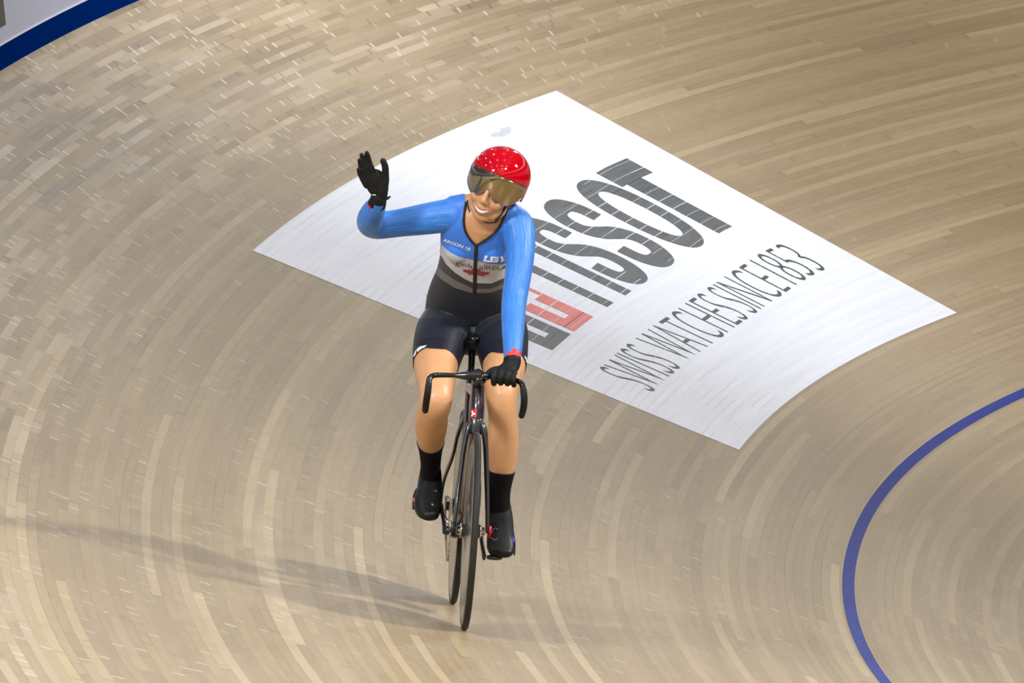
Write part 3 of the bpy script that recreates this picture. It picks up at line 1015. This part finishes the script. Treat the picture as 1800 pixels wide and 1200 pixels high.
# head frame: forward / up / side of the face, turned to her right, tilted and looking down
def head_matrix():
    yaw, pitch, roll = R(15), R(-20), R(20)
    m = Matrix.Rotation(roll, 4, 'Y') @ Matrix.Rotation(-yaw, 4, 'Z') @ Matrix.Rotation(-pitch, 4, 'X')
    m.translation = at(872, 323, .40)
    return m
HM = head_matrix()
def H(x, y, z): return HM @ Vector((x, y, z))
H3 = HM.to_3x3()
def hball(c, rx, ry, rz, mb=body): mb.ball(H(*c), rx, ry, rz, H3, 24, 14)
hball((0, .018, .018), .072, .086, .086)
hball((0, -.030, -.040), .061, .056, .070)
hball((0, -.050, -.100), .035, .029, .027)
for sx in (-1, 1):
    hball((sx * .034, -.050, -.042), .028, .032, .028)
    hball((sx * .044, -.012, -.076), .024, .042, .030)
    hball((sx * .030, -.036, -.092), .022, .026, .022)
    hball((sx * .010, -.094, -.040), .0085, .009, .0075)
hball((0, -.066, -.074), .033, .024, .026)
body.loft([(H(0, -.078, .012), .009, .009), (H(0, -.090, -.012), .009, .010), (H(0, -.101, -.034), .0115, .0115)], n=14)
body.loft([(H(0, -.005, -.075), .046, .05), (at(856, 385, .46), .052, .052)], n=20)
VOX = 0.0035
bme = remesh(body, VOX, 5, 'body')
body_o = me_obj('body', bme, [M_SKIN], rider)

# --- skinsuit cut from the body surface and pushed outwards
def seg_info(chain):
    pts = [Vector(c[0]) for c in chain]
    cum = [0]
    for a, b in zip(pts[:-1], pts[1:]): cum.append(cum[-1] + (b - a).length)
    return pts, [c[1] for c in chain], cum
def nearest(info, p):
    pts, rad, cum = info
    best = (9, 0, 0)
    for i in range(len(pts) - 1):
        a, b = pts[i], pts[i + 1]
        ab = b - a
        t = max(0, min(1, (p - a).dot(ab) / ab.length_squared))
        q = a + ab * t
        d = (p - q).length / (rad[i] + (rad[i + 1] - rad[i]) * t)
        if d < best[0]: best = (d, cum[i] + ab.length * t, (p - q))
    return best
I_T, I_AR, I_AL, I_LR, I_LL = map(seg_info, (TORSO, ARM_R, ARM_L, LEG_R, LEG_L))
I_N = seg_info(NECK[1:])
def plane_of(chain, i, t=0.0):
    p = Vector(chain[i][0]).lerp(Vector(chain[i + 1][0]), t)
    n = (Vector(chain[i + 1][0]) - Vector(chain[i][0])).normalized()
    return p, n
CUT_AR = plane_of(ARM_R, 10, 0.3); CUT_AL = plane_of(ARM_L, 10, 0.6)
hemR_p = at(765, 650, .62); hemL_p = at(884, 657, .62)
CUT_LR = (hemR_p, (Vector(LEG_R[5][0]) - Vector(LEG_R[1][0])).normalized()); CUT_LL = (hemL_p, (Vector(LEG_L[5][0]) - Vector(LEG_L[1][0])).normalized())
def below(cut, p): return (p - cut[0]).dot(cut[1]) > 0
NECKLINE = [(816, 340), (819, 356), (815, 383), (817, 403), (825, 419), (836, 431), (838, 431), (859, 418), (877, 400), (892, 368), (897, 350)]
def in_poly(x, y, P):
    c = False
    j = len(P) - 1
    for i in range(len(P)):
        if (P[i][1] > y) != (P[j][1] > y) and x < (P[j][0] - P[i][0]) * (y - P[i][1]) / (P[j][1] - P[i][1]) + P[i][0]: c = not c
        j = i
    return c
NPOLY = NECKLINE + [(897, 300), (816, 300)]
def cut_region(me_src, cuts, keep, off, name, mats, parent, post=None):
    bm = bmesh.new(); bm.from_mesh(me_src)
    for p, n in cuts:
        bmesh.ops.bisect_plane(bm, geom=bm.verts[:] + bm.edges[:] + bm.faces[:], plane_co=p, plane_no=n)
    bm.faces.ensure_lookup_table()
    dele = []
    for f in bm.faces:
        r = keep(f.calc_center_median())
        if r < 0: dele.append(f)
        else: f.material_index = r
    bmesh.ops.delete(bm, geom=dele, context='FACES')
    bm.normal_update()
    for v in bm.verts: v.co += v.normal * off
    if post: post(bm)
    me = bpy.data.meshes.new(name)
    bm.to_mesh(me); bm.free()
    return me_obj_keep(name, me, mats, parent)
def me_obj_keep(name, me, mats, parent):
    idx = [p.material_index for p in me.polygons]
    o = bpy.data.objects.new(name, me); COL.objects.link(o)
    for m in mats: me.materials.append(m)
    me.polygons.foreach_set('material_index', idx)
    me.polygons.foreach_set('use_smooth', [True] * len(me.polygons))
    o.parent = parent
    return o
HEADC = H(0, 0, 0)
def region(p):
    """0 torso, 1 sleeve, 2 shorts, -1 skin"""
    px, py = to_px(p)
    if (p - HEADC).length < 0.100 and (p - HEADC).dot(H3 @ Vector((0, 0, 1))) > -0.09: return -1
    dT, dN = nearest(I_T, p), nearest(I_N, p)
    dAR, dAL, dLR, dLL = nearest(I_AR, p), nearest(I_AL, p), nearest(I_LR, p), nearest(I_LL, p)
    m = min(dT[0], dAR[0], dAL[0], dLR[0], dLL[0])
    if dAR[0] == m and below(CUT_AR, p): return -1
    if dAL[0] == m and below(CUT_AL, p): return -1
    if px < 826 and below(CUT_LR, p) and p.z < 0.9 and dLR[0] < 1.6: return -1
    if px >= 826 and below(CUT_LL, p) and p.z < 0.9 and dLL[0] < 1.6: return -1
    if p.z < 0.62: return -1
    if in_poly(px, py, NPOLY) and p.y < 0.56: return -1
    if dN[0] < 0.85 * dT[0] and dN[0] < 0.8 * min(dAR[0], dAL[0]) and p.z > 1.345: return -1
    if m in (dAR[0], dAL[0]):
        d = dAR if dAR[0] == m else dAL
        if d[1] > 0.06: return 1
        return 0
    if m in (dLR[0], dLL[0]) and py > 560: return 2
    return 0
F1 = ([740, 770, 777, 791, 807, 832, 859, 877, 896, 930], [400, 418, 431, 443, 451, 457, 463, 464.5, 463, 450])
F2 = ([740, 777, 784, 800, 817, 832, 863, 887, 930], [425, 451, 464, 479, 490, 497, 498, 488, 455])
F3 = ([740, 765, 780, 800, 832, 863, 887, 930], [440, 462, 478, 492, 507, 507, 497, 465])
F4 = ([740, 762, 775, 800, 832, 863, 887, 930], [452, 476, 490, 506, 515, 514, 505, 478])
def suit_post(bm):
    ls = [bm.verts.layers.float.new(n) for n in ('b1', 'b2', 'b3', 'b4', 'around', 'along')]
    for v in bm.verts:
        px, py = to_px(v.co)
        for k, f in enumerate((F1, F2, F3, F4)):
            v[ls[k]] = py - float(np.interp(px, *f))
        dAR, dAL = nearest(I_AR, v.co), nearest(I_AL, v.co)
        d = dAR if dAR[0] < dAL[0] else dAL
        rv = d[2]
        if isinstance(rv, Vector): v[ls[4]] = math.atan2(rv.z if d is dAR else rv.y, rv.y if d is dAR else rv.x)
        v[ls[5]] = d[1]
        if v.co.z < 1.0 and min(dAR[0], dAL[0]) > 1.35:
            c = CUT_LR if px < 826 else CUT_LL
            v[ls[5]] = (v.co - c[0]).dot(c[1]) + 0.042
suit = cut_region(bme, [CUT_AR, CUT_AL, CUT_LR, CUT_LL], region, 0.0028, 'skinsuit', [M_TORSO, M_SLEEVE, M_SHORTS], rider, suit_post)
suit['label'] = 'long-sleeved skinsuit, blue above, white and grey bands at the waist, black shorts'
bs = bvh_of(suit); bb_ = bvh_of(body_o)
def on(bv, px, py, y, off=0.003):
    d = ray_dir(px, py).normalized()
    hit, nrm, i, dist = bv.ray_cast(at(px, py, y - 0.35), d)
    return (hit - d * off) if hit else at(px, py, y)
# zip and neck piping
def tube_on(name, pts, r, mat, parent, bv, y, flat=None, off=0.002):
    P = catmull(pts, 6)
    t = MB()
    t.loft([(on(bv, a, b, y, off), r, flat or r) for a, b in P], n=10, k=1)
    return t.build(name, mat, parent)
tube_on('neck_piping', NECKLINE[1:-1], 0.0042, M_STRAP, suit, bb_, 0.5, None, 0.004)
tube_on('zip', [(837.5, 431), (836, 455), (835, 480), (834, 515)], 0.0062, M_STRAP, suit, bs, 0.55, 0.0025)
def ptext(body_, x0, x1, y0, y1, slope=0.0, weight=0.0, shear=0.0, arc=0.0):
    V, F = fit_text(body_, 0, 1, 0, 1, weight, shear)
    out = []
    for a, b in V:
        x = x0 + a * (x1 - x0)
        y = y1 - b * (y1 - y0) + slope * (x - x0) + arc * (a - 0.5) ** 2 * 4
        out.append((x, y))
    return out, F
plate('chest_lettering', [ptext('ARGON 18', 779, 827, 418, 424, 0.36, 0.02, 0.3)], 0.55, M_WHITE, suit, bs)
lg = [([(853, 449), (857.5, 449), (854, 456.5), (862, 458), (861, 461), (849, 459)], [(0, 1, 2, 3, 4, 5)]),
      ([(863, 450.5), (877, 451.5), (876.5, 454), (867, 453.2), (865.5, 457.5), (872, 458), (872.5, 456.8), (868.5, 456.4), (869, 454.6), (877, 455.3), (874.5, 461.2), (861, 460)], [(0, 1, 2, 3, 11), (11, 3, 4), (4, 5, 10, 11), (5, 6, 9, 10), (6, 7, 8, 9)]),
      ([(879, 450), (882, 450), (887.5, 457), (879, 461), (881, 457)], [(0, 1, 2, 4), (4, 2, 3)])]
plate('chest_emblem', lg, 0.55, M_WHITE, suit, bs)
plate('chest_lettering', [ptext('glob', 800, 830, 457.5, 467.5, 0.22), ptext('al', 842.5, 853, 465, 474, -0.03), ptext('RELAY', 855, 903, 467.5, 474, -0.03)], 0.6, M_DARKTXT, suit, bs)
def leaf(cx, cy, w, h, slope=0.0):
    half = [(0, 1.0), (0.13, 0.74), (0.30, 0.80), (0.24, 0.40), (0.45, 0.58), (0.52, 0.46), (0.82, 0.52), (0.74, 0.28), (0.86, 0.20), (0.46, -0.10), (0.50, -0.26), (0.06, -0.20)]
    P = half + [(0.06, -0.62), (-0.06, -0.62)] + [(-a, b) for a, b in half[::-1][:-1]]
    V = [(cx + a * w / 2, cy - b * h / 2 + slope * a * w / 2) for a, b in P]
    V.append((cx, cy))
    n = len(P)
    return V, [(i, (i + 1) % n, n) for i in range(n)]
plate('maple_leaf', [leaf(837, 481, 58, 22, 0.12)], 0.62, M_DARKRED, suit, bs)
plate('maple_leaf', [leaf(904, 626, 32, 34)], 0.15, M_REDL, suit, bs)
plate('maple_leaf', [leaf(649, 364, 9, 18, -0.3)], 0.35, M_REDL, suit, bs)
plate('thigh_emblem', [([(733, 613), (738, 609), (750, 606.5), (747, 613), (739, 619), (734, 620.5), (730, 617), (726.5, 626), (727, 634), (730, 627)], [(0, 1, 2, 3), (0, 3, 4, 5), (6, 0, 9), (6, 9, 8, 7)])], 0.65, M_WHITE, suit, bs)
plate('thigh_emblem', [([(917, 625), (922, 624), (926, 630), (926.5, 638), (923, 634), (918, 630)], [(0, 1, 2, 3, 4, 5)])], 0.65, M_WHITE, suit, bs)

# --- gloves
def glove(name, fn, cut):
    g = MB(); fn(g)
    o = me_obj(name, remesh(g, 0.0018, 3), [M_GLOVE], rider)
    return o
def wave_hand(g):
    g.loft([J(662.5, 358.5, .290, .0320, .0310), J(664, 354, .279, .0300, .0280), J(666, 346, .265, .0280, .0245), J(667, 340, .260, .0290, .020), J(665, 330, .25, .036, .018), J(659, 316, .24, .038, .016), J(651, 308, .235, .030, .012)], n=24, side=(1, 0, 0.35))
    # thenar mass and thumb, then four fingers leaning out and curling forward
    g.loft([J(671, 338, .25, .018), J(676, 320, .235, .0155), J(677.5, 306, .225, .0125), J(677, 293, .215, .0118), J(673.5, 283, .205, .0105)], n=14)
    g.loft([J(659, 318, .238, .0115), J(655, 301, .230, .0105), J(650, 287, .222, .0095), J(647, 276, .212, .0090), J(644.8, 269, .204, .0080)], n=14)
    g.loft([J(651, 318, .236, .0115), J(646.5, 302, .226, .0105), J(641.5, 289, .216, .0098), J(638, 278.5, .205, .0090), J(636, 272.5, .196, .0082)], n=14)
    g.loft([J(646, 320, .236, .0110), J(640, 306, .224, .0100), J(635.5, 295, .212, .0092), J(633, 286, .200, .0086), J(632.5, 281.5, .192, .0078)], n=14)
    g.loft([J(644, 326, .238, .0105), J(637, 314, .228, .0095), J(632.5, 305, .218, .0086), J(631, 298, .206, .0080)], n=14)
glove_r = glove('glove', wave_hand, None)
bg = bvh_of(glove_r)
plate('palm_mark', [prect(654, 660.5, 341.2, 343.2)], 0.25, M_WHITE, glove_r, bg)
tb = MB(); tb.loft([J(680, 349, .27, .006, .003), J(686, 345.5, .275, .003, .002)], n=10); tb.build('cuff_tab', M_GLOVE, glove_r)
BARZ = at(885, 663, 0.085)
def grip_hand(g):
    g.loft([J(900.5, 633, .122, .0305, .0290), J(899, 641, .114, .0295, .0260), J(893, 649, .098, .031, .020), J(888, 653, .085, .037, .017), J(887, 656, .068, .038, .013)], n=24)
    for px, dy, r in ((868, 2, .0108), (880, 1, .0112), (892, 2.5, .0108), (903, 5, .0096)):
        g.loft([J(px + 2, 650 + dy, .085, r), J(px, 653 + dy, .062, r), J(px - .5, 663 + dy, .052, r * .97), J(px, 671 + dy, .064, r * .93), J(px + 1, 671.5 + dy, .090, r * .85)], n=14)
    g.loft([J(884, 650, .105, .015), J(870, 650, .105, .0125), J(860, 655, .100, .0115), J(856, 663, .092, .0105)], n=14)
glove_l = glove('glove', grip_hand, None)

# --- socks and shoes
def sock(chain, i0, i1, t0, name='sock'):
    m = MB()
    a = Vector(chain[i0][0]).lerp(Vector(chain[i0 + 1][0]), t0)
    ra = [chain[i0][k] + (chain[i0 + 1][k] - chain[i0][k]) * t0 + .0035 for k in (1, 2)]
    rings = [(a, ra[0], ra[1])] + [(c[0], c[1] + .0035, c[2] + .0035) for c in chain[i0 + 1:i1]]
    m.loft(rings, n=28, rnd=False)
    return m.build(name, M_SOCK, rider)
sock(LEG_R, 9, 13, 0.35); sock(LEG_L + [J(878, 900, .56, .031, .038)], 10, 14, 0.05)
def shoe(rings, loops, mark, mark_mat, tabs):
    m = MB()
    m.loft(rings, n=28, exp=2.3)
    for t in tabs: m.loft(t, n=12)
    o = me_obj('shoe', remesh(m, 0.0025, 3), [M_SHOE], rider)
    bv = bvh_of(o)
    for lp in loops: tube_on('buckle_loop', lp, 0.0013, M_ALU, o, bv, rings[2][0].y)
    mm = plate('side_mark', [mark], rings[2][0].y, mark_mat, o, bv)
    return o
M_BLUEP = flat_mat('blue_print', (0.04, 0.05, 0.5), 0.4, 0, 0.05, 60)
M_PINKP = flat_mat('pink_print', (0.6, 0.06, 0.12), 0.4, 0, 0.05, 60)
shoe([J(757, 826, .775, .036, .038), J(756, 845, .79, .041, .044), J(755, 864, .765, .044, .046), J(752, 884, .725, .0485, .040), J(753, 898, .69, .043, .030), J(756, 905, .665, .032, .020)],
     [[(761, 863), (764, 861.5), (768, 864)], [(759.5, 886), (763, 888.5), (767, 885)]],
     ([(725.5, 875), (729, 875), (730, 881), (726, 881)], [(0, 1, 2, 3)]), M_PINKP,
     [[J(733, 862, .78, .008, .01), J(728, 875, .76, .006, .01), J(727, 893, .73, .005, .008)]])
shoe([J(878, 880, .565, .036, .038), J(879, 898, .575, .040, .044), J(880, 918, .545, .043, .046), J(880, 938, .50, .046, .044), J(881, 959, .455, .0495, .037), J(880, 970, .425, .042, .020)],
     [[(866, 931), (870, 927.5), (874, 930)], [(865, 945), (869, 948.5), (874, 946)]],
     ([(900, 943), (904, 946), (905, 953), (901, 951)], [(0, 1, 2, 3)]), M_BLUEP,
     [[J(899, 950, .47, .008, .010), J(904, 962, .46, .005, .008), J(904, 977, .455, .002, .004)]])

# --- helmet with mirrored visor
HC = Vector((0, .018, .026)); HA, HBf, HBb, HCz = .1030, .110, .117, .099
def hel_pt(az, z, k=1.0):
    """az 0 = face, + = rider's left; z relative to the helmet centre"""
    c = HCz if z > 0 else .19
    r = math.sqrt(max(0.0, 1 - (z / c) ** 2))
    hb_ = HBf if abs(az) < math.pi / 2 else HBb
    return H(HC.x + HA * k * math.sin(az) * r, HC.y - hb_ * k * math.cos(az) * r, HC.z + z * k)
def z_top(az):
    z = 0.03
    for _ in range(12):
        c = math.sqrt(max(0, 1 - (z / HCz) ** 2))
        z = 0.40 * HBf * max(-0.2, math.cos(az)) * c
    return z
def helmet():
    V, F = [], []
    n, m = 72, 18
    for q in range(n):
        az = -math.pi + 2 * math.pi * q / n
        ca = abs(az)
        zt = z_top(az)
        if ca > R(75): 
            f = min(1, (ca - R(75)) / R(25)); f = f * f * (3 - 2 * f)
            zt = zt * (1 - f) + (-.066) * f
        for i in range(m + 1):
            e0 = math.asin(max(-1, min(1, zt / (HCz if zt > 0 else .19))))
            e = e0 + (math.pi / 2 - e0) * i / m
            z = math.sin(e) * (HCz if e > 0 else .19)
            V.append(hel_pt(az, min(z, HCz * 0.99999)))
    for q in range(n):
        q2 = (q + 1) % n
        for i in range(m):
            F.append((q * (m + 1) + i, q2 * (m + 1) + i, q2 * (m + 1) + i + 1, q * (m + 1) + i + 1))
    o = link_mesh('helmet', V, F, M_HELMET, rider)
    sm = o.modifiers.new('thick', 'SOLIDIFY'); sm.thickness = 0.006; sm.offset = -1
    o['label'] = 'glossy red round aero helmet'
    return o
helm = helmet()
def visor():
    V, F = [], []
    n, m = 64, 14
    lim = R(84)
    for q in range(n + 1):
        az = -lim + 2 * lim * q / n
        zt = z_top(az) - .0005
        d = math.degrees(az)
        zb = -.048 + .030 * math.exp(-(d / 10.0) ** 2) - .016 * math.exp(-((abs(d) - 34) / 18.0) ** 2) + .012 * max(0, (abs(d) - 60) / 24)
        for i in range(m + 1):
            V.append(hel_pt(az, zb + (zt - zb) * i / m, 1.008))
    for q in range(n):
        for i in range(m):
            a = q * (m + 1) + i
            F.append((a, a + m + 1, a + m + 2, a + 1))
    o = link_mesh('visor', V, F, M_VISOR, helm)
    sm = o.modifiers.new('thick', 'SOLIDIFY'); sm.thickness = 0.002; sm.offset = -1
    o['label'] = 'gold mirrored visor'
    t = MB()
    t.loft([(V[q * (m + 1)], .0016, .0016) for q in range(n + 1)], n=8, k=1)
    t.build('visor_edge', M_RIM, helm)
visor()
def visor_dark_reflection():  # dark shape standing in for a reflection in the visor
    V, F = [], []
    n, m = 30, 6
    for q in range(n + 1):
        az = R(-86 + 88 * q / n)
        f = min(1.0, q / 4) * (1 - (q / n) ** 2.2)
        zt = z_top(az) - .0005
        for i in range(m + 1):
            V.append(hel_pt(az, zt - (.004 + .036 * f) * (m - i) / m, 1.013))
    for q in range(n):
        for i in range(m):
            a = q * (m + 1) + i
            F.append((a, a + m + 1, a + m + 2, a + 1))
    o = link_mesh('visor_dark_reflection', V, F, flat_mat('painted_dark_reflection', (0.045, 0.022, 0.022), 0.2, 0, 0.2, 60, coat=0.5), helm)
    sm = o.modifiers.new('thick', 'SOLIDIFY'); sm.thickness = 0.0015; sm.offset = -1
    o['label'] = 'dark reflection painted as a band at the top of the gold visor on her right side'
visor_dark_reflection()
# straps and chin buckle
bh = bvh_of(body_o)
tube_on('chin_strap', [(889, 362), (884, 372), (877, 382), (870, 391)], 0.0035, M_STRAP, helm, bh, 0.4, 0.0015)
tube_on('chin_strap', [(870, 391), (860, 392), (850, 390)], 0.0018, M_STRAP, helm, bh, 0.4)
tube_on('chin_strap', [(822, 352), (822, 360), (825, 372)], 0.0022, M_STRAP, helm, bh, 0.4)
for bx_, by_, hz in ((874, 384, .009), (886, 368, .008)):
    bk = MB(); bk.box(on(bh, bx_, by_, .4, .004), (.004, .003, hz), Matrix.Rotation(R(28), 3, 'Y'))
    bk.build('buckle', M_BLACKP, helm)
# mouth: smiling lips with the upper teeth between them, and eyes behind the visor
def smile(name, up, lo, mat, n=20, off=.0015, x0=-1.0, x1=1.0):
    V, F = [], []
    for i in range(n + 1):
        t = x0 + (x1 - x0) * i / n
        for k in range(5):
            f = k / 4
            zz = up(t) * (1 - f) + lo(t) * f
            p = H(t * .028, -.2, zz)
            d = (H(t * .028, 0, zz) - p).normalized()
            hit, nrm, ii, dd = bh.ray_cast(p, d)
            V.append(hit - d * (off + .0012 * math.sin(math.pi * f)))
    for i in range(n):
        for k in range(4):
            a = i * 5 + k
            F.append((a, a + 5, a + 6, a + 1))
    return link_mesh(name, V, F, mat, body_o)
cu = lambda t: -.0715 + .0080 * t * t
cl = lambda t: -.0845 + .0200 * t * t
smile('lip', lambda t: cu(t) + .0058 * (1 - .6 * t * t), lambda t: cu(t) - .0006, M_LIP, off=.0035)
smile('lip', lambda t: cl(t) + .0006, lambda t: cl(t) - .0072 * (1 - .6 * t * t), M_LIP, off=.0035)
smile('teeth', cu, lambda t: cl(t), M_TOOTH, off=.0022)
for sx in (-1, 1):
    e = MB(); e.ball(H(sx * .030, -.074, .008), .011, .011, .011)
    e.build('eye', M_EYE, body_o)
